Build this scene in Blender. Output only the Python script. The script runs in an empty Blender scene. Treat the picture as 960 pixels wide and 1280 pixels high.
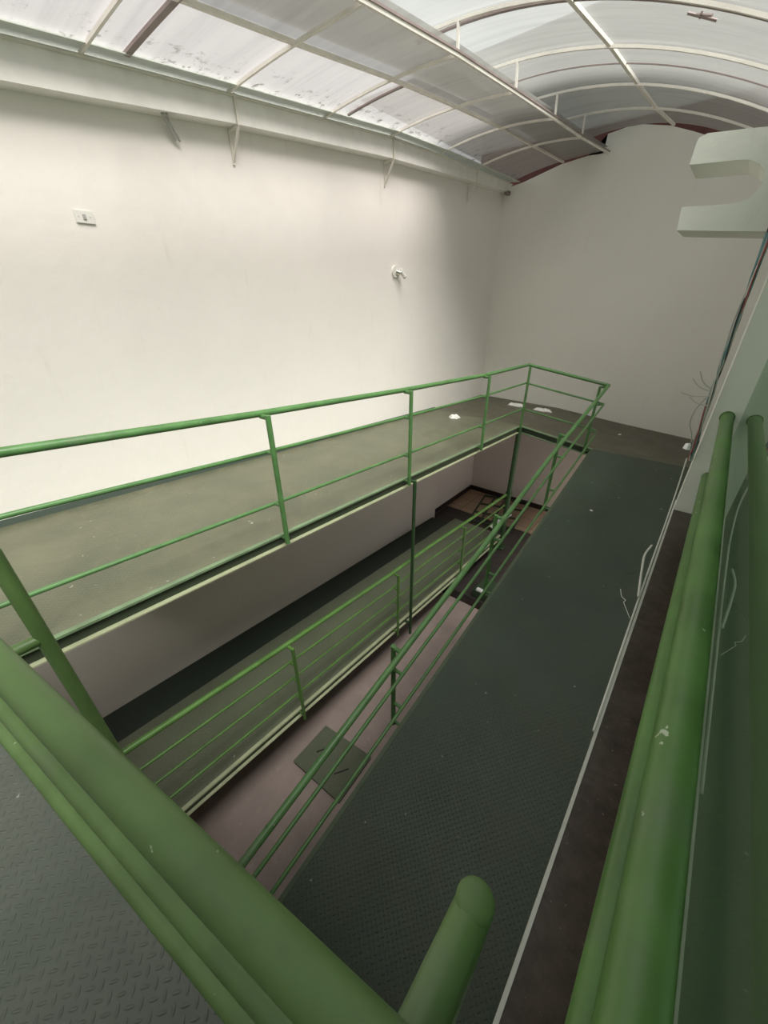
import bpy, bmesh, math, random
from mathutils import Vector, Matrix, noise
random.seed(7)
SC = bpy.context.scene
COL = SC.collection
ZO = 4.65            # eye height above the pit floor; coordinates below are given relative to the eye

# ------------------------------------------------------------------ materials
def newmat(name):
    m = bpy.data.materials.new(name); m.use_nodes = True
    nt = m.node_tree; b = nt.nodes['Principled BSDF']
    return m, nt, b
def N(nt, t, **kw):
    n = nt.nodes.new(t)
    for k, v in kw.items(): setattr(n, k, v)
    return n
def L(nt, a, b): nt.links.new(a, b)
def ramp(nt, src, stops):
    r = N(nt, 'ShaderNodeValToRGB'); e = r.color_ramp.elements
    e[0].position, e[0].color = stops[0][0], (*stops[0][1], 1)
    e[1].position, e[1].color = stops[-1][0], (*stops[-1][1], 1)
    for p, c in stops[1:-1]:
        x = e.new(p); x.color = (*c, 1)
    L(nt, src, r.inputs[0]); return r.outputs[0]
def tex(nt, scale, detail=4, rough=.55, vec=None, kind='ShaderNodeTexNoise'):
    t = N(nt, kind); t.inputs['Scale'].default_value = scale
    if 'Detail' in t.inputs: t.inputs['Detail'].default_value = detail
    if 'Roughness' in t.inputs and kind == 'ShaderNodeTexNoise': t.inputs['Roughness'].default_value = rough
    if vec is None:
        g = N(nt, 'ShaderNodeNewGeometry'); vec = g.outputs['Position']
    L(nt, vec, t.inputs['Vector']); return t
def mixc(nt, fac, a, b):
    m = N(nt, 'ShaderNodeMix', data_type='RGBA')
    for s, v in ((m.inputs[0], fac), (m.inputs[6], a), (m.inputs[7], b)):
        if hasattr(v, 'is_linked'): L(nt, v, s)
        else: s.default_value = v if not isinstance(v, tuple) else (*v, 1)
    return m.outputs[2]
def bump(nt, b, h, strength=.3, dist=.01):
    n = N(nt, 'ShaderNodeBump'); n.inputs['Strength'].default_value = strength
    n.inputs['Distance'].default_value = dist
    L(nt, h, n.inputs['Height']); L(nt, n.outputs[0], b.inputs['Normal'])
def mapping(nt, scale=(1, 1, 1), rot=(0, 0, 0)):
    g = N(nt, 'ShaderNodeNewGeometry'); m = N(nt, 'ShaderNodeMapping')
    m.inputs['Scale'].default_value = scale; m.inputs['Rotation'].default_value = rot
    L(nt, g.outputs['Position'], m.inputs[0]); return m.outputs[0]
def math_(nt, op, a, b=None):
    m = N(nt, 'ShaderNodeMath', operation=op)
    for s, v in zip(m.inputs, (a, b)):
        if v is None: continue
        if hasattr(v, 'is_linked'): L(nt, v, s)
        else: s.default_value = v
    return m.outputs[0]

def plain(name, c, rough=.5, metal=0, var=.0):
    m, nt, b = newmat(name)
    b.inputs['Base Color'].default_value = (*c, 1); b.inputs['Roughness'].default_value = rough
    b.inputs['Metallic'].default_value = metal
    if var:
        t = tex(nt, 6, 6)
        L(nt, ramp(nt, t.outputs[0], [(.3, tuple(x*(1-var) for x in c)), (.7, tuple(min(1, x*(1+var)) for x in c))]), b.inputs['Base Color'])
    return m
def plaster(name, c, stain=(.55, .5, .42), amt=.35):
    m, nt, b = newmat(name); b.inputs['Roughness'].default_value = .75
    t = tex(nt, 1.1, 6, .6)
    base = ramp(nt, t.outputs[0], [(.3, tuple(x*.955 for x in c)), (.75, c)])
    v = mapping(nt, (5, 5, .9)); t2 = tex(nt, 1.2, 8, .68, vec=v)
    f = ramp(nt, t2.outputs[0], [(.6, (0, 0, 0)), (.82, (amt,)*3)])
    t3 = tex(nt, 14, 3, .5); f3 = ramp(nt, t3.outputs[0], [(.76, (0, 0, 0)), (.8, (.25,)*3)])
    c1 = mixc(nt, f, base, stain); L(nt, mixc(nt, f3, c1, stain), b.inputs['Base Color'])
    tb = tex(nt, 9, 8, .6); bump(nt, b, tb.outputs[0], .35, .012)
    return m
def green_paint(name, c=(.075, .205, .052), rough=.33, worn=True):
    m, nt, b = newmat(name); b.inputs['Roughness'].default_value = rough
    t = tex(nt, 7, 5, .6)
    base = ramp(nt, t.outputs[0], [(.3, tuple(x*.78 for x in c)), (.7, tuple(x*1.2 for x in c))])
    t2 = tex(nt, 38, 3, .5)
    f = ramp(nt, t2.outputs[0], [(.735, (0, 0, 0)), (.755, (.9,)*3)])
    t3 = tex(nt, 3.3, 5, .65); f3 = ramp(nt, t3.outputs[0], [(.57, (0, 0, 0)), (.7, (.5,)*3)])
    c1 = mixc(nt, f3, base, (.13, .16, .11))
    L(nt, mixc(nt, f, c1, (.5, .55, .42)) if worn else c1, b.inputs['Base Color'])
    L(nt, ramp(nt, t.outputs[0], [(.3, (rough-.06,)*3), (.7, (rough+.16,)*3)]), b.inputs['Roughness'])
    tb = tex(nt, 60, 4, .6); bump(nt, b, tb.outputs[0], .12, .003)
    return m
def tread(name, c, size=.028, dust=(.2, .2, .16), dusty=.3, h=.5):
    """painted tread plate: raised lozenges alternating in direction"""
    m, nt, b = newmat(name); b.inputs['Roughness'].default_value = .42
    v = mapping(nt, (1/size,)*3, (0, 0, math.radians(38)))
    s = N(nt, 'ShaderNodeSeparateXYZ'); L(nt, v, s.inputs[0])
    def bar(a, bb):
        fa = math_(nt, 'ABSOLUTE', math_(nt, 'SUBTRACT', math_(nt, 'FRACT', a), .5))
        fb = math_(nt, 'ABSOLUTE', math_(nt, 'SUBTRACT', math_(nt, 'FRACT', bb), .5))
        q = math_(nt, 'ADD', math_(nt, 'POWER', math_(nt, 'MULTIPLY', fa, 2.1), 2.0), math_(nt, 'POWER', math_(nt, 'MULTIPLY', fb, 6.0), 2.0))
        return math_(nt, 'MAXIMUM', math_(nt, 'SUBTRACT', 1.0, q), 0.0)
    par = math_(nt, 'MODULO', math_(nt, 'ADD', math_(nt, 'FLOOR', math_(nt, 'ADD', s.outputs[0], 2000)), math_(nt, 'FLOOR', math_(nt, 'ADD', s.outputs[1], 2000))), 2.0)
    A = bar(s.outputs[0], s.outputs[1]); B = bar(s.outputs[1], s.outputs[0])
    hgt = math_(nt, 'ADD', math_(nt, 'MULTIPLY', A, par), math_(nt, 'MULTIPLY', B, math_(nt, 'SUBTRACT', 1.0, par)))
    t = tex(nt, 1.3, 7, .62)
    base = ramp(nt, t.outputs[0], [(.3, tuple(x*.85 for x in c)), (.7, tuple(x*1.12 for x in c))])
    t2 = tex(nt, 2.1, 8, .7); f = ramp(nt, t2.outputs[0], [(.42, (0, 0, 0)), (.75, (dusty,)*3)])
    t3 = tex(nt, 19, 2, .5); f3 = ramp(nt, t3.outputs[0], [(.75, (0, 0, 0)), (.77, (.7,)*3)])
    c1 = mixc(nt, f, base, dust); c2 = mixc(nt, f3, c1, (.45, .45, .4))
    L(nt, mixc(nt, math_(nt, 'MULTIPLY', hgt, .25), c2, tuple(min(1, x*1.5) for x in c)), b.inputs['Base Color'])
    L(nt, ramp(nt, t2.outputs[0], [(.4, (.38,)*3), (.7, (.6,)*3)]), b.inputs['Roughness'])
    bump(nt, b, hgt, h, .006)
    return m
def sheet(name, c, transp=.12, stainy=True):
    """translucent roof sheet with long grime streaks across its width and dirt spots"""
    m, nt, b = newmat(name)
    out = nt.nodes['Material Output']; nt.nodes.remove(b)
    v = mapping(nt, (.35, 7, 1)); t = tex(nt, 1.5, 6, .65, vec=v)
    base = ramp(nt, t.outputs[0], [(.25, tuple(x*.80 for x in c)), (.5, tuple(x*.93 for x in c)), (.75, c)])
    t2 = tex(nt, 10, 6, .75); f = ramp(nt, t2.outputs[0], [(.555, (0, 0, 0)), (.65, (.95,)*3)])
    g = N(nt, 'ShaderNodeNewGeometry'); s = N(nt, 'ShaderNodeSeparateXYZ'); L(nt, g.outputs['Position'], s.inputs[0])
    low = ramp(nt, math_(nt, 'ADD', s.outputs[0], 4.2), [(.3, (1, 1, 1)), (.75, (.0,)*3)])
    col = mixc(nt, math_(nt, 'MULTIPLY', f, low), base, (.13, .11, .09)) if stainy else base
    tr = N(nt, 'ShaderNodeBsdfTranslucent'); L(nt, col, tr.inputs[0])
    di = N(nt, 'ShaderNodeBsdfDiffuse'); L(nt, col, di.inputs[0])
    tp = N(nt, 'ShaderNodeBsdfTransparent'); L(nt, col, tp.inputs[0])
    m1 = N(nt, 'ShaderNodeMixShader'); m1.inputs[0].default_value = .72
    L(nt, tr.outputs[0], m1.inputs[1]); L(nt, di.outputs[0], m1.inputs[2])
    m2 = N(nt, 'ShaderNodeMixShader'); m2.inputs[0].default_value = transp
    L(nt, m1.outputs[0], m2.inputs[1]); L(nt, tp.outputs[0], m2.inputs[2])
    gl = N(nt, 'ShaderNodeBsdfGlossy'); gl.inputs['Roughness'].default_value = .25
    m3 = N(nt, 'ShaderNodeMixShader'); m3.inputs[0].default_value = .05
    L(nt, m2.outputs[0], m3.inputs[1]); L(nt, gl.outputs[0], m3.inputs[2])
    L(nt, m3.outputs[0], out.inputs[0])
    return m
def granite(name):
    m, nt, b = newmat(name); b.inputs['Roughness'].default_value = .3
    t = tex(nt, 26, 8, .7)
    base = ramp(nt, t.outputs[0], [(.35, (.036, .023, .019)), (.6, (.068, .045, .037)), (.8, (.12, .085, .07))])
    t2 = tex(nt, 110, 3, .6); f = ramp(nt, t2.outputs[0], [(.68, (0, 0, 0)), (.74, (.55,)*3)])
    c = mixc(nt, f, base, (.42, .36, .32))
    t3 = tex(nt, 4, 6, .7); f3 = ramp(nt, t3.outputs[0], [(.5, (0, 0, 0)), (.75, (.3,)*3)])
    L(nt, mixc(nt, f3, c, (.16, .13, .11)), b.inputs['Base Color'])
    return m
def cement(name, c):
    m, nt, b = newmat(name); b.inputs['Roughness'].default_value = .62
    t = tex(nt, 1.4, 8, .65)
    base = ramp(nt, t.outputs[0], [(.3, tuple(x*.78 for x in c)), (.7, tuple(x*1.15 for x in c))])
    t2 = tex(nt, 7, 8, .78); f = ramp(nt, t2.outputs[0], [(.58, (0, 0, 0)), (.72, (.5,)*3)])
    L(nt, mixc(nt, f, base, (.55, .48, .45)), b.inputs['Base Color'])
    bump(nt, b, t2.outputs[0], .2, .01)
    return m
def tile(name, c, grout, size):
    m, nt, b = newmat(name); b.inputs['Roughness'].default_value = .45
    t = N(nt, 'ShaderNodeTexBrick'); t.offset = 0
    t.inputs['Scale'].default_value = 1; t.inputs['Brick Width'].default_value = size; t.inputs['Row Height'].default_value = size
    t.inputs['Mortar Size'].default_value = .006
    t.inputs['Color1'].default_value = (*c, 1); t.inputs['Color2'].default_value = (*[x*.88 for x in c], 1)
    t.inputs['Mortar'].default_value = (*grout, 1)
    g = N(nt, 'ShaderNodeNewGeometry'); L(nt, g.outputs['Position'], t.inputs['Vector'])
    L(nt, t.outputs[0], b.inputs['Base Color']); return m

M = {}
M['wall'] = plaster('white_plaster', (.87, .835, .80))
M['endwall'] = plaster('white_plaster_end', (.90, .885, .84), amt=.15)
M['lowwall'] = plaster('grey_paint', (.80, .735, .675), amt=.1)
M['beam'] = plain('beam_paint', (.9, .885, .85), .6, var=.05)
M['cpaint'] = plaster('bracket_paint', (.80, .80, .74), amt=.4)
M['whitesteel'] = plain('white_steel', (.80, .76, .70), .45, var=.08)
M['gutter'] = plain('gutter_sheet', (.55, .60, .54), .5, var=.1)
M['joint'] = plain('joint_profile', (.28, .22, .21), .5, var=.15)
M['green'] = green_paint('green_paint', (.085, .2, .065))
M['greentop'] = green_paint('green_handrail', (.10, .175, .055), .4)
M['greenwin'] = green_paint('green_handrail_window', (.092, .195, .048), .35)
M['greenlow'] = green_paint('green_lower_rail', (.1, .215, .05), .33, worn=False)
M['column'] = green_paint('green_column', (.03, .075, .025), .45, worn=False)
M['edge'] = green_paint('green_edge', (.17, .25, .14), .5)
M['channel'] = plain('channel_web', (.035, .05, .03), .6)
M['flange'] = plain('flange_cream', (.44, .47, .30), .5, var=.15)
M['deckL'] = tread('tread_left', (.115, .122, .078), dust=(.27, .25, .17), dusty=.45, h=.25)
M['deckR'] = tread('tread_right', (.058, .085, .062), h=.6, dust=(.13, .125, .09), dusty=.35)
M['deckF'] = tread('tread_far', (.095, .086, .056), h=.3)
M['deckN'] = tread('tread_landing', (.085, .10, .086), h=.7, dusty=.25)
M['deckLow'] = tread('tread_low', (.14, .16, .105), h=.8, dusty=.2)
M['sheet'] = sheet('roof_sheet', (.74, .725, .715), .55)
M['sheetU'] = sheet('roof_sheet_upper', (.73, .755, .735), .6, stainy=False)
M['sheetG'] = sheet('added_shade_sheet', (.60, .60, .58), .4, stainy=False)
M['cover'] = sheet('dimming_sheet', (.46, .46, .45), .6, stainy=False)  # for the added sheet that dims the far roof
M['granite'] = granite('brown_granite')
M['cement'] = cement('pink_cement', (.40, .315, .29))
M['darkfloor'] = plain('dark_floor', (.05, .04, .037), .6, var=.25)
M['tile'] = tile('tan_tile', (.52, .37, .26), (.14, .1, .08), .42)
M['shadeplate'] = plain('shade_plate', (.026, .038, .028), .6, var=.1)  # shade below the upper left ramp, put into the colour
M['base'] = plain('dark_baseboard', (.028, .016, .015), .5)
M['white'] = plain('white_plastic', (.78, .77, .73), .4)
M['offwhite'] = plain('caulk', (.62, .60, .56), .6, var=.12)
M['paper'] = plain('white_rubble', (.92, .91, .9), .8, var=.05)
M['steel'] = plain('chrome', (.7, .68, .62), .2, .9)
M['black'] = plain('black', (.015, .015, .015), .5)
M['greywire'] = plain('grey_wire', (.42, .42, .40), .5)
M['blackwire'] = plain('black_wire', (.03, .035, .035), .5)
M['redwire'] = plain('red_wire', (.35, .08, .08), .5)
M['tealwire'] = plain('teal_wire', (.12, .25, .26), .5)
M['concrete'] = plain('slab_concrete', (.62, .6, .57), .8, var=.1)
M['redwall'] = plain('dark_red_masonry', (.12, .045, .04), .8, var=.2)
M['room'] = plain('room_paint', (.7, .66, .48), .7)
M['roomfloor'] = tile('room_floor', (.42, .38, .24), (.1, .1, .07), .45)
def glassmat():
    m, nt, b = newmat('green_glass'); out = nt.nodes['Material Output']; nt.nodes.remove(b)
    tp = N(nt, 'ShaderNodeBsdfTransparent'); tp.inputs[0].default_value = (.62, .78, .68, 1)
    gl = N(nt, 'ShaderNodeBsdfGlossy'); gl.inputs['Roughness'].default_value = .0; gl.inputs['Color'].default_value = (.72, .88, .78, 1)
    fr = N(nt, 'ShaderNodeFresnel'); fr.inputs[0].default_value = 1.7
    mx = N(nt, 'ShaderNodeMixShader'); L(nt, fr.outputs[0], mx.inputs[0])
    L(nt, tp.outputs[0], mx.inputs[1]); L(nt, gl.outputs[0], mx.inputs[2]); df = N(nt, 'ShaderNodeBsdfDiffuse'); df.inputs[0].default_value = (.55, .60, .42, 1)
    m2 = N(nt, 'ShaderNodeMixShader'); m2.inputs[0].default_value = .09  # pale diffuse share painted in as haze to lift the dark glass
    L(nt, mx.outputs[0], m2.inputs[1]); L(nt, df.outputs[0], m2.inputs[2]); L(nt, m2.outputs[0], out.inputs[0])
    return m
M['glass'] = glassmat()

# ------------------------------------------------------------------ geometry helpers
def thing(name, label, cat, loc=(0, 0, 0), group=None):
    o = bpy.data.objects.new(name, None); COL.objects.link(o)
    o.empty_display_size = .1
    o.location = (loc[0], loc[1], loc[2]+ZO); o['label'] = label; o['category'] = cat
    if group: o['group'] = group
    o['_o'] = 1
    return o
ORG = {}
def world_origin(p):
    v = Vector((0, 0, 0))
    while p is not None: v += p.location; p = p.parent
    return v
def obj(name, bm, mat, parent=None, smooth=True, kind=None, label=None, cat=None, group=None, loc=None):
    me = bpy.data.meshes.new(name)
    o = bpy.data.objects.new(name, me); COL.objects.link(o)
    if parent is not None:
        o.parent = parent; off = world_origin(parent)
        o.location = (0, 0, 0)
    else:
        if loc is None:
            n = max(1, len(bm.verts)); c = sum((v.co for v in bm.verts), Vector())/n
            loc = (c.x, c.y, min(v.co.z for v in bm.verts))
        off = Vector((loc[0], loc[1], loc[2]+ZO)); o.location = off
    for v in bm.verts: v.co = v.co + Vector((0, 0, ZO)) - off
    bmesh.ops.recalc_face_normals(bm, faces=bm.faces)
    if smooth:
        for f in bm.faces: f.smooth = True
        for e in bm.edges:
            if len(e.link_faces) == 2 and e.calc_face_angle(0) > .6: e.smooth = False
    bm.to_mesh(me); bm.free()
    for m_ in (mat if isinstance(mat, list) else [mat]): me.materials.append(m_)
    if kind: o['kind'] = kind
    if label: o['label'] = label
    if cat: o['category'] = cat
    if group: o['group'] = group
    return o
def B(): return bmesh.new()
def round_path(pts, r, n=4):
    pts = [Vector(p) for p in pts]
    if len(pts) < 3: return pts
    out = [pts[0]]
    for a, b, c in zip(pts, pts[1:], pts[2:]):
        u = (a-b); w = (c-b)
        k = min(r, u.length*.45, w.length*.45)
        if u.normalized().dot(w.normalized()) < -.999: out.append(b); continue
        p, q = b+u.normalized()*k, b+w.normalized()*k
        for i in range(n+1):
            t = i/n; out.append(p*(1-t)**2+b*2*t*(1-t)+q*t*t)
    out.append(pts[-1]); return out
def tube(bm, pts, r, seg=14, bend=None, caps=True):
    pts = round_path(pts, bend if bend is not None else r*2.2)
    n = len(pts); tans = []
    for i in range(n):
        t = (pts[min(i+1, n-1)]-pts[max(i-1, 0)]).normalized(); tans.append(t)
    up = Vector((0, 0, 1)) if abs(tans[0].z) < .9 else Vector((1, 0, 0))
    u = tans[0].cross(up).normalized(); rings = []
    for i in range(n):
        if i: 
            q = tans[i-1].rotation_difference(tans[i]); u = (q @ u).normalized()
        w = tans[i].cross(u).normalized()
        rings.append([bm.verts.new(pts[i]+(u*math.cos(2*math.pi*k/seg)+w*math.sin(2*math.pi*k/seg))*r) for k in range(seg)])
    for a, b in zip(rings, rings[1:]):
        for k in range(seg): bm.faces.new((a[k], a[(k+1) % seg], b[(k+1) % seg], b[k]))
    if caps:
        bm.faces.new(rings[0][::-1]); bm.faces.new(rings[-1])
def box(bm, x0, x1, y0, y1, z0, z1, bev=0):
    vs = [bm.verts.new((x, y, z)) for z in (z0, z1) for y in (y0, y1) for x in (x0, x1)]
    fs = [(0, 1, 3, 2), (4, 6, 7, 5), (0, 4, 5, 1), (2, 3, 7, 6), (0, 2, 6, 4), (1, 5, 7, 3)]
    F = [bm.faces.new([vs[i] for i in f]) for f in fs]
    if bev:
        es = list({e for f in F for e in f.edges})
        bmesh.ops.bevel(bm, geom=es, offset=bev, segments=2, affect='EDGES')
def prism(bm, poly, d):
    """poly: list of 3D points of a planar face, extruded by vector d"""
    a = [bm.verts.new(p) for p in poly]; b = [bm.verts.new(Vector(p)+Vector(d)) for p in poly]
    bm.faces.new(a[::-1]); bm.faces.new(b); n = len(a)
    for i in range(n): bm.faces.new((a[i], a[(i+1) % n], b[(i+1) % n], b[i]))
def beam(bm, p, q, w, h, up=(0, 0, 1)):
    """rectangular bar from p to q"""
    p, q = Vector(p), Vector(q); t = (q-p).normalized(); s = t.cross(Vector(up)).normalized(); u = s.cross(t).normalized()
    c = [p+s*(w*i/2)+u*(h*j/2) for i, j in ((-1, -1), (1, -1), (1, 1), (-1, 1))]
    prism(bm, c, q-p)
def slab(bm, grid, th):
    """grid[i][j] top points; closed slab of thickness th downwards"""
    T = [[bm.verts.new(p) for p in r] for r in grid]
    D = [[bm.verts.new(Vector(p)-Vector((0, 0, th))) for p in r] for r in grid]
    R, C = len(grid), len(grid[0])
    for i in range(R-1):
        for j in range(C-1):
            bm.faces.new((T[i][j], T[i+1][j], T[i+1][j+1], T[i][j+1]))
            bm.faces.new((D[i][j], D[i][j+1], D[i+1][j+1], D[i+1][j]))
    for i in range(R-1):
        for j in (0, C-1): bm.faces.new((T[i][j], D[i][j], D[i+1][j], T[i+1][j]))
    for j in range(C-1):
        for i in (0, R-1): bm.faces.new((T[i][j], T[i][j+1], D[i][j+1], D[i][j]))
def lerp(a, b, t): return a+(b-a)*t
def interp(tab, x):
    if x <= tab[0][0]:
        (x0, a), (x1, b) = tab[0], tab[1]; return a+(b-a)*(x-x0)/(x1-x0)
    for (x0, a), (x1, b) in zip(tab, tab[1:]):
        if x <= x1: return a+(b-a)*(x-x0)/(x1-x0)
    (x0, a), (x1, b) = tab[-2], tab[-1]; return a+(b-a)*(x-x0)/(x1-x0)

XW = -4.15          # left wall face
YE = 8.6            # end wall face
YN = -3.2           # near end (behind the eye)
XL, XR = -2.37, -1.15   # void edges
XG = .05            # outer edge of the granite sill / right wall

# ------------------------------------------------------------------ ramps
def zL(y): return -1.595-.052*y          # left ramp surface
def zR(y): return -2.12-.212*(6.62-y)    # right ramp surface
def zLow(y): return -3.76-.062*y         # lower ramp surface
# left ramp
t = thing('walkway_ramp', 'upper walkway ramp of grey-green tread plate along the bright left wall', 'ramp', (-3.2, 3, zL(3)-.1))
bm = B(); slab(bm, [[(x, y, zL(y)) for y in (-.2, 2, 4, 6.58)] for x in (XW+.002, -3.2, XL)], .012)
obj('deck', bm, M['deckL'], t, smooth=False)
bm = B(); prism(bm, [(XL, -.2, zL(-.2)+.004), (XL+.035, -.2, zL(-.2)+.004), (XL+.035, -.2, zL(-.2)-.012), (XL, -.2, zL(-.2)-.012)], (0, 6.78, zL(6.58)-zL(-.2)))
obj('edge_strip', bm, M['edge'], t, smooth=False)
bm = B(); prism(bm, [(XL-.005, -.2, zL(-.2)-.012), (XL+.004, -.2, zL(-.2)-.012), (XL+.004, -.2, zL(-.2)-.1), (XL-.005, -.2, zL(-.2)-.1)], (0, 6.78, zL(6.58)-zL(-.2)))
obj('channel_web', bm, M['channel'], t, smooth=False)
bm = B(); prism(bm, [(XL-.005, -.2, zL(-.2)-.1), (XL+.04, -.2, zL(-.2)-.1), (XL+.04, -.2, zL(-.2)-.11), (XL-.005, -.2, zL(-.2)-.11)], (0, 6.78, zL(6.58)-zL(-.2)))
obj('bottom_flange', bm, M['flange'], t, smooth=False)
bm = B(); prism(bm, [(XW+.002, -.2, zL(-.2)), (XW+.014, -.2, zL(-.2)), (XW+.014, -.2, zL(-.2)+.055), (XW+.002, -.2, zL(-.2)+.055)], (0, 6.78, zL(6.58)-zL(-.2)))
obj('skirting', bm, plain('grey_skirting', (.075, .1, .085), .5), t, smooth=False)

# far landing
FZ = {(-4.148, 6.58): -1.945, (-4.148, YE): -1.985, (XL, 6.58): -1.94, (XL, YE): -2.03, (XR, 6.62): -2.12, (XR, YE): -2.15, (.19, 6.62): -2.12, (.19, YE): -2.25}
t = thing('far_landing', 'far walkway landing between the two upper ramps against the end wall', 'landing', (-2, 7.6, -2.2))
bm = B(); slab(bm, [[(x, y, z) for (x, y), z in sorted(FZ.items(), key=lambda k: k[0][1]) if x == X] for X in (-4.148, XL, XR, .19)], .012)
obj('deck', bm, M['deckF'], t, smooth=False)
bm = B(); a, b_ = Vector((XL, 6.575, -1.94)), Vector((XR, 6.615, -2.12))
prism(bm, [a+Vector((0, -.005, -.014)), a+Vector((0, .004, -.014)), a+Vector((0, .004, -.10)), a+Vector((0, -.005, -.10))], b_-a)
obj('channel_web', bm, M['channel'], t, smooth=False)
bm = B(); prism(bm, [a+Vector((0, -.04, -.10)), a+Vector((0, .004, -.10)), a+Vector((0, .004, -.11)), a+Vector((0, -.04, -.11))], b_-a)
obj('bottom_flange', bm, M['edge'], t, smooth=False)
bm = B(); prism(bm, [a+Vector((0, -.035, .004)), a+Vector((0, .02, .004)), a+Vector((0, .02, -.012)), a+Vector((0, -.035, -.012))], b_-a)
obj('edge_strip', bm, M['edge'], t, smooth=False)
bm = B()
for x0, x1 in ((-4.1, -3.0), (-2.9, -1.4), (-1.3, 0.0)):
    beam(bm, (x0, YE-.03, -2.12-.2*(x0+4.1)/4), (x1, YE-.03, -2.12-.2*(x1+4.1)/4), .05, .1)
obj('joist', bm, M['channel'], t, smooth=False)

# right ramp
t = thing('walkway_ramp', 'dark green tread-plate ramp climbing beside the granite sill on the right', 'ramp', (-.5, 3, zR(3)-.1))
bm = B(); slab(bm, [[(x, y, zR(y)) for y in (-1.5, 1, 2.64)] for x in (XR, -.5, .19)], .012)
slab(bm, [[(x, y, zR(y)) for y in (2.64, 4, 6.62)] for x in (XR, -.5, .19)], .012)
obj('deck', bm, M['deckR'], t, smooth=False)
dz = zR(6.6)-zR(-1.5)
M['edgeR'] = green_paint('green_edge_dull', (.085, .115, .07), .5)
bm = B(); prism(bm, [(XR-.035, -1.5, zR(-1.5)+.004), (XR, -1.5, zR(-1.5)+.004), (XR, -1.5, zR(-1.5)-.012), (XR-.035, -1.5, zR(-1.5)-.012)], (0, 8.1, dz))
obj('edge_strip', bm, M['edgeR'], t, smooth=False)
bm = B(); prism(bm, [(XR-.004, -1.5, zR(-1.5)-.012), (XR+.005, -1.5, zR(-1.5)-.012), (XR+.005, -1.5, zR(-1.5)-.11), (XR-.004, -1.5, zR(-1.5)-.11)], (0, 8.1, dz))
obj('channel_web', bm, M['channel'], t, smooth=False)

# lower ramp
t = thing('walkway_ramp', 'lower walkway ramp in the shade below the upper left ramp', 'ramp', (-3.2, 3, zLow(3)-.1))
bm = B(); slab(bm, [[(x, y, zLow(y)-(.17 if x < -3.5 else 0)) for y in (-.6, 2, 4, 6.5)] for x in (-3.42, -3, XL)], .012)
obj('deck', bm, M['deckLow'], t, smooth=False)
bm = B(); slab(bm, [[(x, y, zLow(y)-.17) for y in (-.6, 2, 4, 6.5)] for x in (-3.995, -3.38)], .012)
obj('shade_strip', bm, M['shadeplate'], t, smooth=False)  # dark strip standing in for the shade along the lower wall
dz = zLow(6.5)-zLow(-.6)
bm = B(); prism(bm, [(XL-.02, -.6, zLow(-.6)+.006), (XL+.015, -.6, zLow(-.6)+.006), (XL+.015, -.6, zLow(-.6)-.014), (XL-.02, -.6, zLow(-.6)-.014)], (0, 7.1, dz))
obj('edge_strip', bm, M['flange'], t, smooth=False)
bm = B(); prism(bm, [(XL-.005, -.6, zLow(-.6)-.014), (XL+.004, -.6, zLow(-.6)-.014), (XL+.004, -.6, zLow(-.6)-.09), (XL-.005, -.6, zLow(-.6)-.09)], (0, 7.1, dz))
obj('channel_web', bm, M['channel'], t, smooth=False)
bm = B(); prism(bm, [(XL-.005, -.6, zLow(-.6)-.07), (XL+.035, -.6, zLow(-.6)-.07), (XL+.035, -.6, zLow(-.6)-.078), (XL-.005, -.6, zLow(-.6)-.082)], (0, 7.1, dz))
obj('bottom_flange', bm, M['flange'], t, smooth=False)

# near landing (where the photographer stands)
def yland(x): return .047+.158*x
t = thing('near_landing', 'near tread-plate landing at the bottom left corner below the thick handrail', 'landing', (-2, -1.5, -1.7))
bm = B(); slab(bm, [[(x, y, -1.58) for y in (YN, -1.2, yland(x)-.03)] for x in (XW+.002, -2.4, -1.2, .1, .16)], .012)
obj('deck', bm, M['deckN'], t, smooth=False)
bm = B(); prism(bm, [(XL, yland(XL)-.04, -1.593), (XL, yland(XL)-.03, -1.593), (XL, yland(XL)-.03, -1.68), (XL, yland(XL)-.04, -1.68)], (2.4, .158*2.4, 0))
obj('channel_web', bm, M['channel'], t, smooth=False)

# ------------------------------------------------------------------ railings
def post(t, x, y, ztop, zbot, d, mat, stubs, r=.02, sr=.014, tops=None):
    """vertical pipe offset by d from the rail plane, stubs at heights"""
    p = Vector((x, y, 0))+Vector(d)
    bm = B(); tube(bm, [(p.x, p.y, zbot), (p.x, p.y, ztop)], r)
    o = obj('post', bm, mat, t)
    for k, z in enumerate(stubs):
        bm = B(); rr = r*.9 if k == 0 else sr
        zz = z-(rr if k == 0 else 0)
        tube(bm, [(x, y, zz), (p.x, p.y, zz)], rr)
        obj('bracket', bm, mat, o)
    return o
# left ramp railing
t = thing('ramp_railing', 'green pipe railing along the upper left ramp in front of the white wall', 'railing', (XL, 3, zL(3)))
def topL(y): return interp([(-.35, -.55), (.15, -.58), (1.45, -.68), (3.14, -.79), (4.9, -.885), (6.53, -.935)], y)
ys = [-.33, .15, 1.45, 3.14, 4.9, 6.53]
for nm, f, r in (('top_rail', 1, .0235), ('middle_rail', .715, .014), ('lower_rail', .285, .014)):
    bm = B(); tube(bm, [(XL, y, lerp(zL(y), topL(y), f)) for y in ys], r, bend=.2)
    obj(nm, bm, M['green'], t)
for y in (1.5, 3.18, 4.94):
    hs = [lerp(zL(y), topL(y), f) for f in (1, .715, .285, -.02)]
    post(t, XL, y, topL(y)+.0, zL(y)-.06, (.085, .0, 0), M['green'], hs)
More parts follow.
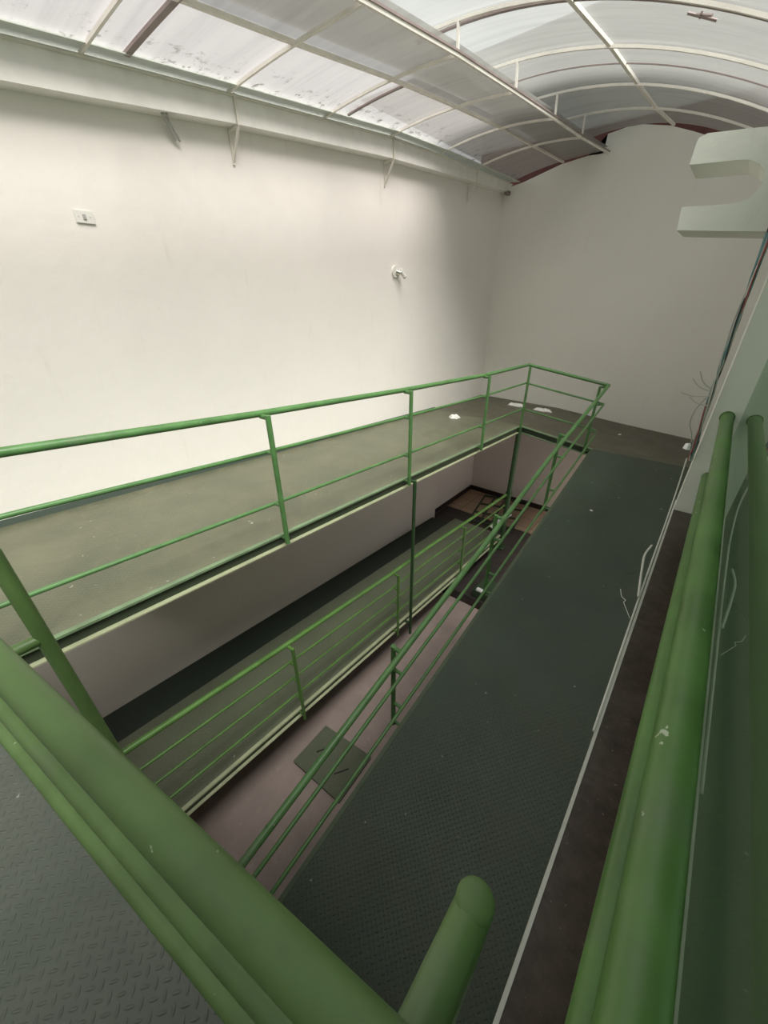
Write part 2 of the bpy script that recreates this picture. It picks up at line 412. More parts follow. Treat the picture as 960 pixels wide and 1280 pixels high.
# far landing railing
t = thing('landing_railing', 'short green railing across the far end of the void before the end wall', 'railing', (-1.8, 6.6, -2))
A0, A1 = Vector((XL, 6.53, -.935)), Vector((-1.17, 6.64, -1.14))
B0, B1 = Vector((XL, 6.56, -1.93)), Vector((-1.17, 6.66, -2.11))
for nm, f, r in (('top_rail', 1, .0235), ('middle_rail', .715, .014), ('lower_rail', .285, .014)):
    bm = B(); tube(bm, [B0.lerp(A0, f), B1.lerp(A1, f)], r); obj(nm, bm, M['green'], t)
post(t, XL+.02, 6.53, -.96, -1.97, (.02, -.03, 0), M['green'], [], r=.02)
post(t, -1.2, 6.62, -1.15, -2.2, (-.06, -.1, 0), M['green'], [-1.14, -1.42, -1.84, -2.15])
# right ramp railing
t = thing('ramp_railing', 'green pipe railing running down along the dark right ramp', 'railing', (XR, 3, zR(3)))
def topR(y): return interp([(-.6, -2.82), (.19, -2.645), (1.64, -2.28), (2.8, -2.0), (4.51, -1.55), (6.62, -1.135)], y)
ys = [-1.3, .19, 1.64, 2.8, 4.51, 6.62]
for nm, f, r in (('top_rail', 1, .0235), ('middle_rail', .715, .014), ('lower_rail', .25, .014)):
    bm = B(); tube(bm, [(XR-.02, y, lerp(zR(y), topR(y), f)) for y in ys], r, bend=.2)
    obj(nm, bm, M['green'], t)
for y in (-.2, 1.60, 3.25, 4.93):
    hs = [lerp(zR(y), topR(y), f) for f in (1, .715, .25, -.03)]
    post(t, XR-.02, y, topR(y), zR(y)-.07, (-.09, 0, 0), M['green'], hs)
# lower ramp railing
t = thing('ramp_railing', 'yellow-green four-bar railing along the lower ramp down in the void', 'railing', (XL, 3, zLow(3)))
def topW(y): return interp([(-.5, -2.66), (0, -2.72), (1.31, -2.85), (2.93, -2.99), (3.89, -3.04), (5.06, -3.14), (6.5, -3.25)], y)
ys = [-.5, 0, 1.31, 2.93, 3.89, 5.06, 6.5]
for nm, f, r in (('top_rail', 1, .024), ('upper_rail', .75, .0125), ('middle_rail', .51, .0105), ('lower_rail', .25, .013)):
    bm = B(); tube(bm, [(XL, y, lerp(zLow(y), topW(y), f)) for y in ys], r, bend=.2)
    obj(nm, bm, M['greenlow'], t)
for y in (-.35, 1.37, 3.0, 4.7):
    hs = [lerp(zLow(y), topW(y), f) for f in (1, .75, .51, .25, -.03)]
    post(t, XL, y, topW(y), zLow(y)-.08, (.085, 0, 0), M['greenlow'], hs, r=.017, sr=.012)
# tall posts carrying the upper ramp
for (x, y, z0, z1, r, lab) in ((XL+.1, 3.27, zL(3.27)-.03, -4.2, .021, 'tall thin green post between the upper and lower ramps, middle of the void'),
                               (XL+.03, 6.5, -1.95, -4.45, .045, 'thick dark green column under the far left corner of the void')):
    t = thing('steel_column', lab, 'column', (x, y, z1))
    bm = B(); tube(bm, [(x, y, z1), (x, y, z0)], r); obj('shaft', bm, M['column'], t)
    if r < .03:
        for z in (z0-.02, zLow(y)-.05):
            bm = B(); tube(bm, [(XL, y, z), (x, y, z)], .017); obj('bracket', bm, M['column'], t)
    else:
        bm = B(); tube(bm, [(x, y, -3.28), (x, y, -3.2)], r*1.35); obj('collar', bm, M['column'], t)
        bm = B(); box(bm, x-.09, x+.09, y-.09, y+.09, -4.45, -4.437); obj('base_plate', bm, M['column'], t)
# near landing railing (the thick pipe close to the eye)
t = thing('landing_railing', 'thick chipped green handrail crossing the bottom left corner close up', 'railing', (-1, -.1, -1.58))
def rl(x, z, s=0): return (x, yland(x)-s, z)
for nm, z, r, s in (('top_rail', -.55, .0255, .0), ('middle_rail', -.87, .019, .021), ('lower_rail', -1.27, .024, .045)):
    bm = B(); tube(bm, [rl(XL, z, s), rl(-1.2, z, s), rl(.113, z, s)], r, seg=28); obj(nm, bm, M['greentop'], t)
for x in (-1.31, -.028):
    y = yland(x)
    bm = B(); tube(bm, [(x+.0, y+.135, -1.72), (x+.0, y+.135, -.56)], .0205, seg=24)
    p = obj('post', bm, M['greentop'], t)
    bm = B()
    ret = bmesh.ops.create_uvsphere(bm, u_segments=20, v_segments=10, radius=.0205)
    for v in ret['verts']: v.co = Vector((v.co.x+x, v.co.y+y+.135, v.co.z*.45-.56))
    obj('cap', bm, M['greentop'], p)
    for z, s, r in ((-.574, 0, .02), (-.87, .021, .018), (-1.27, .045, .018)):
        bm = B(); tube(bm, [(x, y-s, z), (x, y+.135, z)], r, seg=20); obj('bracket', bm, M['greentop'], p)

# ------------------------------------------------------------------ granite sill, handrail, glass, pier
YP = 2.65
bm = B(); box(bm, XG, .6, -3, YP+.0, -1.15, -1.115, .002)
tO = obj('window_sill', bm, M['granite'], kind='thing', label='dark brown speckled granite sill under the green handrail', cat='sill')
bm = B(); box(bm, XG-.006, XG+.001, -3, YP+.15, -1.155, -1.113)
obj('trim_1', bm, M['offwhite'], kind='structure', smooth=False)
# handrail
t = thing('window_handrail', 'thick green double handrail fixed to the white pier above the granite sill', 'handrail', (.113, 1, -1.1))
bm = B(); tube(bm, [(.1135, -1.5, -.55), (.1135, YP, -.55)], .027, seg=28); obj('top_rail', bm, M['greenwin'], t)
bm = B(); tube(bm, [(.137, -1.5, -.88), (.137, YP, -.88)], .0265, seg=24); obj('lower_rail', bm, M['greenwin'], t)
bm = B(); tube(bm, [(.1135, YP-.006, -.55), (.1135, YP, -.55)], .032, seg=28); obj('flange', bm, M['greenwin'], t)
for y in (-1.0,):
    bm = B(); tube(bm, [(.137, y, -1.115), (.137, y, -.56)], .018); obj('post', bm, M['greenwin'], t)
# glass
XS = .168
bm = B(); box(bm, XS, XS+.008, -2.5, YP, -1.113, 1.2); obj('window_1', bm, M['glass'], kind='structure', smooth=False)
# pier and right wall
bm = B(); box(bm, XG, 1.5, YP, YP+.35, -1.15, 1.35); box(bm, .2, 1.5, YP, YP+.35, -4.65, -1.15); box(bm, .2, .4, YP+.35, YE+.2, -2.5, 1.5); box(bm, .2, .4, YP+.35, 4.2, -4.65, -2.5); box(bm, .2, .4, 8.2, YE+.2, -4.65, -2.5)  # unseen gap low in the far part, added to let sky light in
obj('wall_right', bm, M['cpaint'], kind='structure', smooth=False)
bm = B(); box(bm, .2, .3, -3, YP, -4.65, -1.15); obj('wall_below_sill', bm, M['wall'], kind='structure', smooth=False)
# room behind the glass
bm = B(); box(bm, .18, 4, -3, YP, -1.6, -1.14); obj('floor_room', bm, M['roomfloor'], kind='structure', smooth=False)
bm = B(); box(bm, 1.5, 4.1, YP, YP+.1, -1.6, 1.3); box(bm, .16, 4.1, -3.1, YP, 1.2, 1.3)
obj('wall_room', bm, M['room'], kind='structure', smooth=False)

# C-shaped concrete brace on the pier
OUT = [(-.377, .60), (-.372, .614), (-.345, .624), (-.21, .613), (-.139, .606), (.06, .60), (.06, .52), (.06, .43), (.06, .35), (.06, .24), (-.03, .247), (-.12, .256), (-.355, .28)]
INN = [(-.38, .525), (-.36, .523), (-.30, .519), (-.21, .513), (-.167, .508), (-.124, .487), (-.1, .463), (-.094, .418), (-.1, .40), (-.115, .378), (-.151, .359), (-.216, .361), (-.362, .37)]
bm = B(); FO, FI, BO, BI = ([bm.verts.new((x, y, z)) for x, z in q] for q, y in ((OUT, YP-.001), (INN, YP-.001), (OUT, YP+.31), (INN, YP+.31)))
for k in range(len(OUT)-1):
    bm.faces.new((FO[k], FO[k+1], FI[k+1], FI[k])); bm.faces.new((BO[k], BI[k], BI[k+1], BO[k+1]))
    bm.faces.new((FO[k], BO[k], BO[k+1], FO[k+1])); bm.faces.new((FI[k], FI[k+1], BI[k+1], BI[k]))
for k in (0, -1): bm.faces.new((FO[k], FI[k], BI[k], BO[k]))
obj('concrete_bracket', bm, M['cpaint'], smooth=False, label='white concrete bracket with a C-shaped cut-out projecting from the right pier', cat='bracket', loc=(-.1, YP, .25))

# ------------------------------------------------------------------ walls and floors
WT = [(YE+.2, 1.82), (7.2, 1.80), (6.13, 1.78), (5.0, 1.73), (3.87, 1.64), (2.74, 1.54), (1.61, 1.44), (-1, 1.18), (YN, .95)]
bm = B(); prism(bm, [(XW-.2, y, z) for y, z in [(YN, -2.2), (YE+.2, -2.2)]+WT], (.2, 0, 0)); bmesh.ops.triangulate(bm, faces=[f for f in bm.faces if len(f.verts) > 4]); obj('wall_left', bm, M['wall'], kind='structure', smooth=False)
bm = B(); box(bm, XW-.2, XW+.0, YN, YE+.2, -4.9, -2.2); box(bm, XW-.1, -4.0, YN, 6.6, -4.9, -2.1); obj('wall_left_lower', bm, M['lowwall'], kind='structure', smooth=False)
prof = [(XW-.2, -2.12), (.4, -2.3), (.4, 1.2), (-1.09, 1.99), (-1.3, 2.08), (-1.61, 2.2), (-1.99, 2.29), (-2.21, 2.30), (-2.47, 2.27), (-2.48, 2.04), (-2.71, 2.05), (-3.13, 2.01), (-3.78, 1.86), (-3.93, 1.84), (XW-.2, 1.8)]
bm = B(); prism(bm, [(x, YE, z) for x, z in prof], (0, .2, 0)); bmesh.ops.triangulate(bm, faces=[f for f in bm.faces if len(f.verts) > 4])
obj('wall_end', bm, M['endwall'], kind='structure', smooth=False)
bm = B(); prism(bm, [(XW-.2, YE, -2.12), (.4, YE, -2.3), (.4, YE, -4.9), (XW-.2, YE, -4.9)], (0, .2, 0))
obj('wall_end_lower', bm, M['lowwall'], kind='structure', smooth=False)
bm = B(); box(bm, -4.4, .4, YN-.2, YN, -4.9, 1.2); obj('wall_near', bm, M['wall'], kind='structure', smooth=False)
bm = B(); box(bm, XW-.2, .3, YN, 4.78, -4.75, -4.65); obj('floor', bm, M['cement'], kind='structure', smooth=False)
bm = B(); box(bm, XW-.2, 4, 4.78, 7.4, -4.75, -4.47); obj('floor_far', bm, M['darkfloor'], kind='structure', smooth=False)
bm = B(); box(bm, XW-.2, 4, 7.4, YE+.1, -4.75, -4.45); obj('floor_far_tiles', bm, M['tile'], kind='structure', smooth=False)
bm = B(); box(bm, XW, .1, YE-.015, YE, -4.45, -4.33); obj('baseboard_end', bm, M['base'], kind='structure', smooth=False)
bm = B(); box(bm, XW, XW+.015, 6.6, YE, -4.45, -4.33); obj('baseboard_left', bm, M['base'], kind='structure', smooth=False)

# ------------------------------------------------------------------ pit details
t = thing('floor_hatch', 'square tread-plate hatch lying on the pinkish floor of the void', 'hatch', (-2.0, 1.5, -4.65))
HZ = -4.6
hp = [Vector((-2.41, 1.71, HZ)), Vector((-2.39, 1.19, HZ)), Vector((-1.69, 1.23, HZ)), Vector((-1.73, 1.79, HZ))]
bm = B(); prism(bm, hp[::-1], (0, 0, -.012)); obj('cover', bm, M['deckLow'], t, smooth=False)
bm = B(); c0 = sum(hp, Vector())/4
prism(bm, [c0+(p-c0)*.985+Vector((0, 0, -.012)) for p in hp[::-1]], (0, 0, -.037)); obj('frame', bm, M['black'], t, smooth=False)
for cx, cy in ((-2.2, 1.5), (-1.87, 1.46)):
    bm = B(); tube(bm, [(cx-.05, cy-.07, HZ), (cx-.05, cy-.07, HZ+.012), (cx+.03, cy+.06, HZ+.012), (cx+.03, cy+.06, HZ)], .006, seg=8, bend=.02)
    obj('handle', bm, M['black'], t)
# step with green box and white pieces
t = thing('step_box', 'dark green steel box standing on the far step of the void floor', 'box', (-1.75, 5.2, -4.47))
bm = B(); box(bm, -2.1, -1.4, 4.82, 5.3, -4.47, -4.355, .01); obj('body', bm, plain('box_green', (.03, .065, .03), .5), t)
bm = B(); box(bm, -2.08, -1.42, 4.84, 5.28, -4.355, -4.34, .003); obj('lid', bm, plain('box_lid', (.05, .085, .045), .5), t)

def flake(name, c, rad, h, n, label, group=None, seed=0, sq=1.0, cat='debris', rz=0):
    rnd = random.Random(seed); bm = B(); ring = []; top = []
    for k in range(n):
        a = 2*math.pi*k/n; r = rad*(.65+.5*rnd.random()); x, y = math.cos(a)*r, math.sin(a)*r*sq
        x, y = x*math.cos(rz)-y*math.sin(rz), x*math.sin(rz)+y*math.cos(rz)
        ring.append(bm.verts.new((c[0]+x, c[1]+y, c[2]))); top.append(bm.verts.new((c[0]+x*.7, c[1]+y*.7, c[2]+h*(.6+.6*rnd.random()))))
    ctr = bm.verts.new((c[0], c[1], c[2]+h*1.1)); bm.faces.new(ring[::-1])
    for k in range(n):
        j = (k+1) % n; bm.faces.new((ring[k], ring[j], top[j], top[k])); bm.faces.new((top[k], top[j], ctr))
    return obj(name, bm, M['paper'], label=label, cat=cat, group=group)
flake('plaster_rubble', (-3.5, 6.25, zL(6.25)+.001), .11, .05, 12, 'lone white plaster lump on the left ramp short of the far corner', seed=1)
flake('plaster_rubble', (-3.1, 8.15, -2.01), .17, .05, 14, 'white plaster debris by the end wall, nearer the left corner', seed=2, sq=.6)
flake('plaster_rubble', (-2.50, 8.1, -2.02), .22, .05, 14, 'longer white plaster debris by the end wall, right of the corner post', seed=3, sq=.5)
flake('plaster_chip', (-1.0, 7.8, -2.15), .03, .012, 7, 'tiny white chip on the far landing near the end wall', seed=5)
flake('plaster_chip', (-.72, 5.1, zR(5.1)+.001), .022, .01, 7, 'tiny white chip high on the right ramp', seed=6)
bm = B(); box(bm, -2.04, -1.93, 4.84, 4.92, -4.34, -4.30, .01); obj('white_block', bm, M['paper'], label='small white block on the dark green box at the step', cat='block')
bm = B(); box(bm, -1.77, -1.69, 5.02, 5.09, -4.34, -4.29, .01); obj('white_block', bm, M['paper'], label='small white block half hidden by the right ramp edge', cat='block')
# leaning grille in the far lower corner
t = thing('metal_grille', 'dark metal lattice lying on the tan floor by the thick column', 'grille', (-2.9, 7.6, -4.4))
g0 = Vector((-3.35, 7.05, -4.43)); gu = Vector((.95, .25, .02)); gv = Vector((-.1, .95, .22))
for k in range(4):
    bm = B(); tube(bm, [g0+gv*(k/3), g0+gv*(k/3)+gu], .022, seg=8); obj('bar', bm, M['channel'], t)
for k in range(5):
    bm = B(); tube(bm, [g0+gu*(k/4)+Vector((0, 0, .02)), g0+gu*(k/4)+gv+Vector((0, 0, .02))], .022, seg=8); obj('bar', bm, M['channel'], t)
bm = B(); beam(bm, (-2.72, 6.85, -4.3), (-2.52, 7.25, -4.05), .14, .01); obj('paper_sheet', bm, M['paper'], smooth=False, label='pale sheet leaning beside the thick far column', cat='sheet')

# ------------------------------------------------------------------ left wall beam, gutter and roof
def zbB(y): return interp([(-1, 1.02), (1.1, 1.23), (1.74, 1.29), (2.66, 1.39), (4.87, 1.57), (6.37, 1.645), (8.6, 1.75)], y)
RF = [(-1, 1.24), (1.61, 1.49), (2.74, 1.59), (3.87, 1.685), (5.0, 1.78), (6.13, 1.825), (7.2, 1.845), (8.6, 1.87)]
RM = [(-1, 1.26), (1.61, 1.525), (2.74, 1.635), (3.87, 1.755), (5.0, 1.845), (6.13, 1.92), (7.2, 1.96), (8.6, 2.02)]
RE = [(-1, 1.29), (1.61, 1.535), (2.74, 1.635), (3.87, 1.735), (5.0, 1.805), (6.13, 1.87), (7.2, 1.925), (8.6, 2.03)]
def lowz(x, y):      # parabola through foot (-4.0), purlin (-3.1) and edge (-2.4)
    a, b_, c = -4.0, -3.1, -2.4
    return interp(RF, y)*(x-b_)*(x-c)/((a-b_)*(a-c))+interp(RM, y)*(x-a)*(x-c)/((b_-a)*(b_-c))+interp(RE, y)*(x-a)*(x-b_)/((c-a)*(c-b_))
U0 = [(-1, 1.45), (2.74, 1.82), (3.87, 1.93), (5.0, 2.03), (6.13, 2.09), (7.2, 2.155), (8.6, 2.27)]
U1 = [(-1, 1.36), (2.74, 1.70), (3.87, 1.80), (5.0, 1.905), (6.13, 1.97), (7.2, 2.04), (8.6, 2.19)]
U2 = [(-1, .95), (2.74, 1.28), (3.87, 1.38), (5.0, 1.49), (6.13, 1.535), (7.2, 1.59), (8.6, 1.69)]
def upz(x, y):
    a, b_, c = -2.4, -1.57, -.4
    return interp(U0, y)*(x-b_)*(x-c)/((a-b_)*(a-c))+interp(U1, y)*(x-a)*(x-c)/((b_-a)*(b_-c))+interp(U2, y)*(x-a)*(x-b_)/((c-a)*(c-b_))
YS = [-3.2, -1.5, -.4, .6, 1.61, 2.2, 2.74, 3.3, 3.87, 4.4, 5.0, 5.5, 6.13, 6.7, 7.2, 7.9, 8.6]
bm = B()
vs = [[bm.verts.new(p) for p in ((-4.0, y, zbB(y)), (-4.0, y, interp(RF, y)-.02), (XW-.01, y, interp(RF, y)-.02), (XW-.01, y, zbB(y)))] for y in YS]
for a, b_ in zip(vs, vs[1:]):
    for k in range(4): bm.faces.new((a[k], a[(k+1) % 4], b_[(k+1) % 4], b_[k]))
bm.faces.new(vs[0][::-1]); bm.faces.new(vs[-1])
obj('wall_beam', bm, M['beam'], smooth=False, label='long pale concrete beam along the top of the left wall', cat='beam')
bm = B(); tube(bm, [(-3.99, y, interp(RF, y)-.012) for y in YS], .012, seg=8, bend=.05)
obj('eaves_rail', bm, M['whitesteel'], label='thin white steel rail lying along the top edge of the left beam', cat='rail')
bm = B()
for (xa, za, xb, zb) in ((-4.12, .045, -3.84, .012),):
    P = [[(x, y, interp(RF, y)+z) for y in YS] for x, z in ((xa, za), (xb, zb))]
    slab(bm, P, .006)
obj('roof_gutter', bm, M['gutter'], smooth=False, label='grey-green metal gutter between the left beam and the roof sheets', cat='gutter')
# translucent sheets
def sheetobj(name, fz, xs, ys, mat):
    bm = B(); G = [[bm.verts.new((x, y, fz(x, y)+.03)) for y in ys] for x in xs]
    for i in range(len(xs)-1):
        for j in range(len(ys)-1): bm.faces.new((G[i][j], G[i+1][j], G[i+1][j+1], G[i][j+1]))
    return obj(name, bm, mat, kind='structure')
def rng(a, b, n): return [a+(b-a)*i/(n-1) for i in range(n)]
def sub(ys, k=3):
    o = []
    for a, b_ in zip(ys, ys[1:]): o += [a+(b_-a)*i/k for i in range(k)]
    return o+[ys[-1]]
sheetobj('ceiling_lower_vault', lowz, rng(-3.93, -2.4, 12), sub([y for y in YS if True]), M['sheet'])
sheetobj('ceiling_upper_vault', upz, rng(-3.0, .1, 22), sub([y for y in YS if True]), M['sheetU'])
sheetobj('ceiling_added_shade', lambda x, y: lowz(x, y)+.05, rng(-3.08, -2.42, 6), sub(YS), M['sheetG'])  # extra sheet added only to darken the right half of the lower vault
# ribs
def rib(fz, x0, x1, y, label, group, w=.018, h=.022, n=14, name='roof_rib', m='whitesteel', dz=0):
    bm = B(); xs = rng(x0, x1, n); vs = []
    for x in xs:
        z = fz(x, y)+dz
        vs.append([bm.verts.new(p) for p in ((x, y-w/2, z-h/2), (x, y+w/2, z-h/2), (x, y+w/2, z+h/2), (x, y-w/2, z+h/2))])
    for a, b_ in zip(vs, vs[1:]):
        for k in range(4): bm.faces.new((a[k], a[(k+1) % 4], b_[(k+1) % 4], b_[k]))
    bm.faces.new(vs[0][::-1]); bm.faces.new(vs[-1])
    return obj(name, bm, M[m], label=label, cat='roof rib', group=group)
ordn = ['first', 'second', 'third', 'fourth', 'fifth', 'sixth', 'seventh']
lab_y = [1.61, 2.74, 3.87, 5.0, 6.13, 7.2]
for k, y in enumerate(lab_y):
    rib(lowz, -4.0, -2.4, y, 'curved white rib of the lower vault, %s counting from the end wall' % ordn[5-k], 'white ribs of the lower vault')
for k, y in enumerate([2.74, 3.87, 5.0, 6.13, 7.2]):
    rib(upz, -2.95, .1, y, 'long curved white rib of the upper vault, %s counting from the end wall' % ordn[4-k], 'white ribs of the upper vault', n=20)
# purlins
def lineobj(name, pts, w, h, label, cat, m='whitesteel', group=None):
    bm = B(); vs = []
    for p in pts:
        x, y, z = p
        vs.append([bm.verts.new(q) for q in ((x-w/2, y, z-h/2), (x+w/2, y, z-h/2), (x+w/2, y, z+h/2), (x-w/2, y, z+h/2))])
    for a, b_ in zip(vs, vs[1:]):
        for k in range(4): bm.faces.new((a[k], a[(k+1) % 4], b_[(k+1) % 4], b_[k]))
    bm.faces.new(vs[0][::-1]); bm.faces.new(vs[-1])
    return obj(name, bm, M[m], label=label, cat=cat, group=group)
ysr = YS
lineobj('roof_purlin', [(-3.1, y, lowz(-3.1, y)+.012) for y in ysr], .028, .026, 'white purlin along the middle of the lower vault', 'purlin')
lineobj('roof_purlin', [(-1.57, y, upz(-1.57, y)+.012) for y in ysr], .028, .026, 'white purlin along the crown of the upper vault', 'purlin')
lineobj('edge_beam', [(-2.4, y, lowz(-2.4, y)) for y in ysr], .02, .026, 'white steel edge beam where the lower vault stops under the upper one', 'beam')
lineobj('edge_angle', [(-2.385, y, lowz(-2.4, y)+.018) for y in ysr], .008, .014, 'thin dark angle strip on the back of the vault edge beam', 'strip', m='joint')
for k, y in enumerate([2.74, 3.87, 5.0, 6.13, 7.2]):
    bm = B(); beam(bm, (-2.4, y, lowz(-2.4, y)), (-2.41, y, upz(-2.41, y)), .02, .02, up=(0, 1, 0))
    obj('roof_strut', bm, M['whitesteel'], smooth=False, label='short upright strut joining the vaults, %s counting from the end wall' % ordn[4-k], cat='strut', group='struts between the two vaults')
# sheet joints (dark H-profiles)
rib(lowz, -3.88, -3.13, 4.12, 'dark joint strip between lower roof sheets, beyond the third lower rib', None, w=.03, h=.012, m='joint', name='sheet_joint', dz=.018)
rib(lowz, -3.88, -2.45, 1.87, 'dark purple joint strip between lower roof sheets, nearest one at top left', None, w=.04, h=.02, m='joint', name='sheet_joint', dz=.01)
rib(upz, -2.9, .05, 4.0, 'brown joint strip close beside an upper rib', None, w=.03, h=.012, m='joint', name='sheet_joint', dz=.018, n=20)
rib(upz, -2.9, .05, 5.55, 'thin dark joint strip between pale upper roof sheets', None, w=.012, h=.008, m='joint', name='sheet_joint', dz=.022, n=20)
for o in bpy.data.objects:
    if o.name.startswith('sheet_joint'): o['category'] = 'joint strip'
# added unseen sheet that dims the far end of the roof; dark red masonry outside
bm = B(); box(bm, -5.2, 1.6, 5.8, 10.5, 2.55, 2.56); obj('ceiling_added_dimmer', bm, M['cover'], kind='structure', smooth=False)
bm = B(); box(bm, -5, 1, 9.2, 9.4, 0, 2.6); obj('wall_outside', bm, M['redwall'], kind='structure', smooth=False)
bm = B(); box(bm, -3.1, -2.35, 8.82, 8.84, 1.9, 2.4); obj('wall_outside_masonry', bm, M['redwall'], kind='structure', smooth=False)

# wall brackets below the beam
def zf(y): return interp(RF, y)
for k, (y, lab) in enumerate(((2.79, 'white steel bracket hugging the left beam, nearest the camera'), (5.05, 'white steel bracket hugging the left beam, middle one'), (7.25, 'white steel bracket hugging the left beam, nearest the end wall'))):
    t = thing('beam_bracket', lab, 'bracket', (-4.05, y, zbB(y)-.2), 'brackets on the left beam')
    zb_ = zbB(y)
    bm = B(); beam(bm, (-3.985, y, zf(y)), (-3.985, y, zb_-.01), .02, .02, up=(0, 1, 0)); obj('upright', bm, M['whitesteel'], t, smooth=False)
    bm = B(); beam(bm, (-3.985, y, zb_-.01), (-4.14, y, zb_-.02), .018, .018); obj('arm', bm, M['whitesteel'], t, smooth=False)
    bm = B(); beam(bm, (-3.985, y, zb_-.01), (-4.14, y, zb_-.24), .018, .018, up=(0, 1, 0)); obj('brace', bm, M['whitesteel'], t, smooth=False)
    bm = B(); beam(bm, (-4.14, y, zb_-.0), (-4.14, y, zb_-.26), .02, .012, up=(1, 0, 0)); obj('wall_plate', bm, M['whitesteel'], t, smooth=False)
bm = B(); tube(bm, [(-4.05, 2.13, 1.33), (-4.12, 2.24, 1.20)], .011, seg=8); tube(bm, [(-4.04, 2.16, 1.33), (-4.11, 2.27, 1.20)], .011, seg=8)
obj('pipe_stub', bm, M['greywire'], label='pair of short cut pipes sticking out under the left beam', cat='pipe')
bm = B(); box(bm, -4.06, -4.0, 8.45, 8.6, 1.70, 1.76); obj('pipe_bracket', bm, M['joint'], label='small dark lump under the far end of the left beam', cat='fitting')
# light switch plate
t = thing('wall_switch', 'white rectangular switch plate on the left wall', 'switch', (XW, 1.37, .55))
bm = B(); box(bm, XW, XW+.012, 1.31, 1.44, .545, .63, .004); obj('plate', bm, M['white'], t)
bm = B(); box(bm, XW+.011, XW+.018, 1.362, 1.385, .57, .605, .002); obj('rocker', bm, M['greywire'], t)
for y in (1.335, 1.412):
    bm = B(); tube(bm, [(XW+.011, y, .588), (XW+.0135, y, .588)], .004, seg=8); obj('screw', bm, M['greywire'], t)
# lamp holder
t = thing('lamp_holder', 'small round white lamp holder stuck on the left wall', 'lamp holder', (XW, 5.31, .36))
bm = B(); tube(bm, [(XW, 5.28, .37), (XW+.025, 5.28, .37)], .075, seg=20); obj('base', bm, M['white'], t)
bm = B(); tube(bm, [(XW+.02, 5.29, .37), (XW+.07, 5.33, .35)], .035, seg=14); obj('bracket', bm, M['steel'], t)
bm = B(); tube(bm, [(XW+.06, 5.33, .40), (XW+.10, 5.40, .30)], .03, seg=14); obj('socket', bm, M['white'], t)
bm = B(); tube(bm, [(XW+.098, 5.397, .303), (XW+.104, 5.405, .292)], .024, seg=14); obj('opening', bm, M['black'], t)

bm = B(); yt = 4.2
for a, b_ in (((-.85, 4.15), (-.68, 4.2)), ((-.78, 4.2), (-.76, 4.1)), ((-.8, 4.16), (-.7, 4.12))):
    tube(bm, [(*a, upz(*a)+.01), (*b_, upz(*b_)+.01)], .008, seg=6)
obj('twig', bm, M['joint'], label='small dark twig stuck against the upper vault at top right', cat='twig')
# ------------------------------------------------------------------ cables and conduits by the pier
rnd = random.Random(3)
Wm = ['greywire', 'blackwire', 'tealwire', 'greywire', 'redwire', 'blackwire', 'offwhite', 'tealwire']
Wl = ['grey', 'black', 'teal', 'light grey', 'red', 'thin black', 'off-white', 'pale teal']
for k in range(8):
    pts = []
    for i, z in enumerate([.55, .32, .1, -.1, -.28, -.42, -.55, -.68, -.80]):
        x = interp([(-.8, .018), (-.48, -.005), (-.1, -.014), (.1, -.022), (.32, -.032), (.55, -.03)], z)
        if z > .2: x += .012
        pts.append((x+.018+rnd.uniform(-.016, .012), YP-.02+rnd.uniform(-.01, .012), z))
    bm = B(); tube(bm, pts, .0034, seg=6, bend=.06)
    obj('cable', bm, M[Wm[k]], label='loose %s cable running down beside the right pier edge' % Wl[k], cat='cable', group='loose cables beside the pier')
bm = B(); tube(bm, [(-.012, YP-.012, .24), (.006, YP-.012, -.13)], .008, seg=10); obj('conduit', bm, M['tealwire'], label='short dark conduit below the concrete bracket, with cables beside it', cat='conduit')
for k, (a, b_) in enumerate((((-.01, -.43), (-.085, -.365)), ((-.005, -.45), (-.11, -.44)), ((-.01, -.42), (-.065, -.33)), ((0, -.5), (-.07, -.455)))):
    bm = B(); mid = ((a[0]+b_[0])/2, YP-.05, (a[1]+b_[1])/2-.012)
    tube(bm, [(a[0]+.02, YP-.02, a[1]), mid, (b_[0], YP-.07, b_[1])], .003, seg=6, bend=.03)
    obj('cable', bm, M['offwhite'], label='stiff white cable end sticking out left from the bundle, ' + ['upper', 'lowest and longest', 'topmost', 'middle'][k]+' one', cat='cable')
bm = B(); tube(bm, [(-.0, YP-.02, -.46), (-.03, YP-.03, -.53), (-.03, YP-.03, -.6), (.0, YP-.02, -.66), (.01, YP-.02, -.7)], .003, seg=6, bend=.03)
obj('cable', bm, M['greywire'], label='small grey cable loop low beside the pier', cat='cable')
flake('plaster_rubble', (.0, YP-.02, -.74), .02, .03, 8, 'small crumbly white lump where the cables meet the sill level', seed=9)
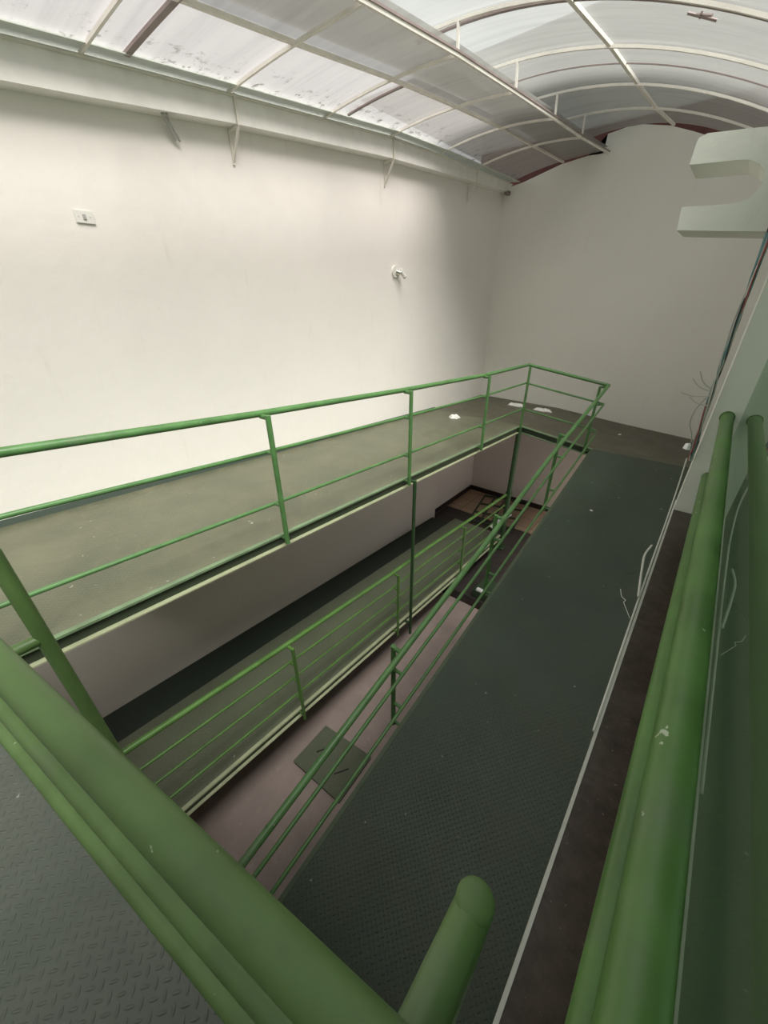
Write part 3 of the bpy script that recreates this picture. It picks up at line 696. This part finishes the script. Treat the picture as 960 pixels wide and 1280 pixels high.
# white conduit lying along the sill edge
pts = [(.018, 2.66, -.80), (.030, 2.6, -.98), (.034, 2.3, -1.06), (.034, 1.9, -1.09), (.036, 1.5, -1.10), (.040, .9, -1.112)]
bm = B(); tube(bm, pts, .0038, seg=10, bend=.1); obj('conduit', bm, M['offwhite'], label='white conduit lying along the outer edge of the granite sill', cat='conduit')
bm = B(); tube(bm, [(.031, 1.6, -1.085), (.012, 1.78, -1.08), (-.003, 1.95, -1.08), (.012, 2.06, -1.08)], .0048, seg=10, bend=.05)
obj('conduit', bm, M['offwhite'], label='bent white conduit elbow standing off the sill edge', cat='conduit')
bm = B(); tube(bm, [(.008, 1.80, -1.08), (-.013, 1.77, -1.08), (-.036, 1.72, -1.08), (-.044, 1.68, -1.08), (-.036, 1.60, -1.08)], .0014, seg=6, bend=.06)
obj('cable', bm, M['blackwire'], label='thin black wire loop hanging over the right ramp', cat='cable')
bm = B(); tube(bm, [(-.036, 1.60, -1.08), (-.023, 1.55, -1.08), (-.003, 1.535, -1.08), (-.01, 1.52, -1.08), (.029, 1.44, -1.085)], .0014, seg=6, bend=.03)
obj('cable', bm, M['offwhite'], label='thin white wire tail hanging from the black wire loop', cat='cable')

# ------------------------------------------------------------------ light
w = bpy.data.worlds.new('World'); SC.world = w; w.use_nodes = True
bg = w.node_tree.nodes['Background']
bg.inputs[0].default_value = (.97, .985, 1.0, 1); bg.inputs[1].default_value = .62
sun = bpy.data.lights.new('sun', 'SUN'); sun.energy = 12.0; sun.angle = math.radians(45); sun.color = (1, .95, .90)
so = bpy.data.objects.new('sun', sun); COL.objects.link(so)
so.rotation_euler = Vector((-.66, .2, -1)).to_track_quat('-Z', 'Y').to_euler(); so.location = (0, 0, 12)

# ------------------------------------------------------------------ camera
cam = bpy.data.cameras.new('camera'); co = bpy.data.objects.new('camera', cam); COL.objects.link(co)
cam.sensor_width = 36; cam.lens = 477.148/1280*36; cam.clip_start = .02; cam.clip_end = 100
R = Matrix(((.77082296, -.30218989, .5608148), (.63696828, .37964997, -.67092273), (-.01016725, .87438388, .48512828)))
co.matrix_world = Matrix.Translation((0, 0, ZO)) @ R.to_4x4()
SC.camera = co
for o in bpy.data.objects:
    if '_o' in o: del o['_o']
    if 'category' in o: o['kind'] = 'thing'
SC.view_settings.view_transform = 'Standard'; SC.view_settings.look = 'None'
SC.view_settings.gamma = 1; SC.view_settings.use_curve_mapping = False
SC.view_settings.exposure = 0.3
SC.cycles.max_bounces = 10; SC.cycles.diffuse_bounces = 6; SC.cycles.transparent_max_bounces = 12
SC.cycles.transmission_bounces = 8
SC.cycles.use_denoising = True
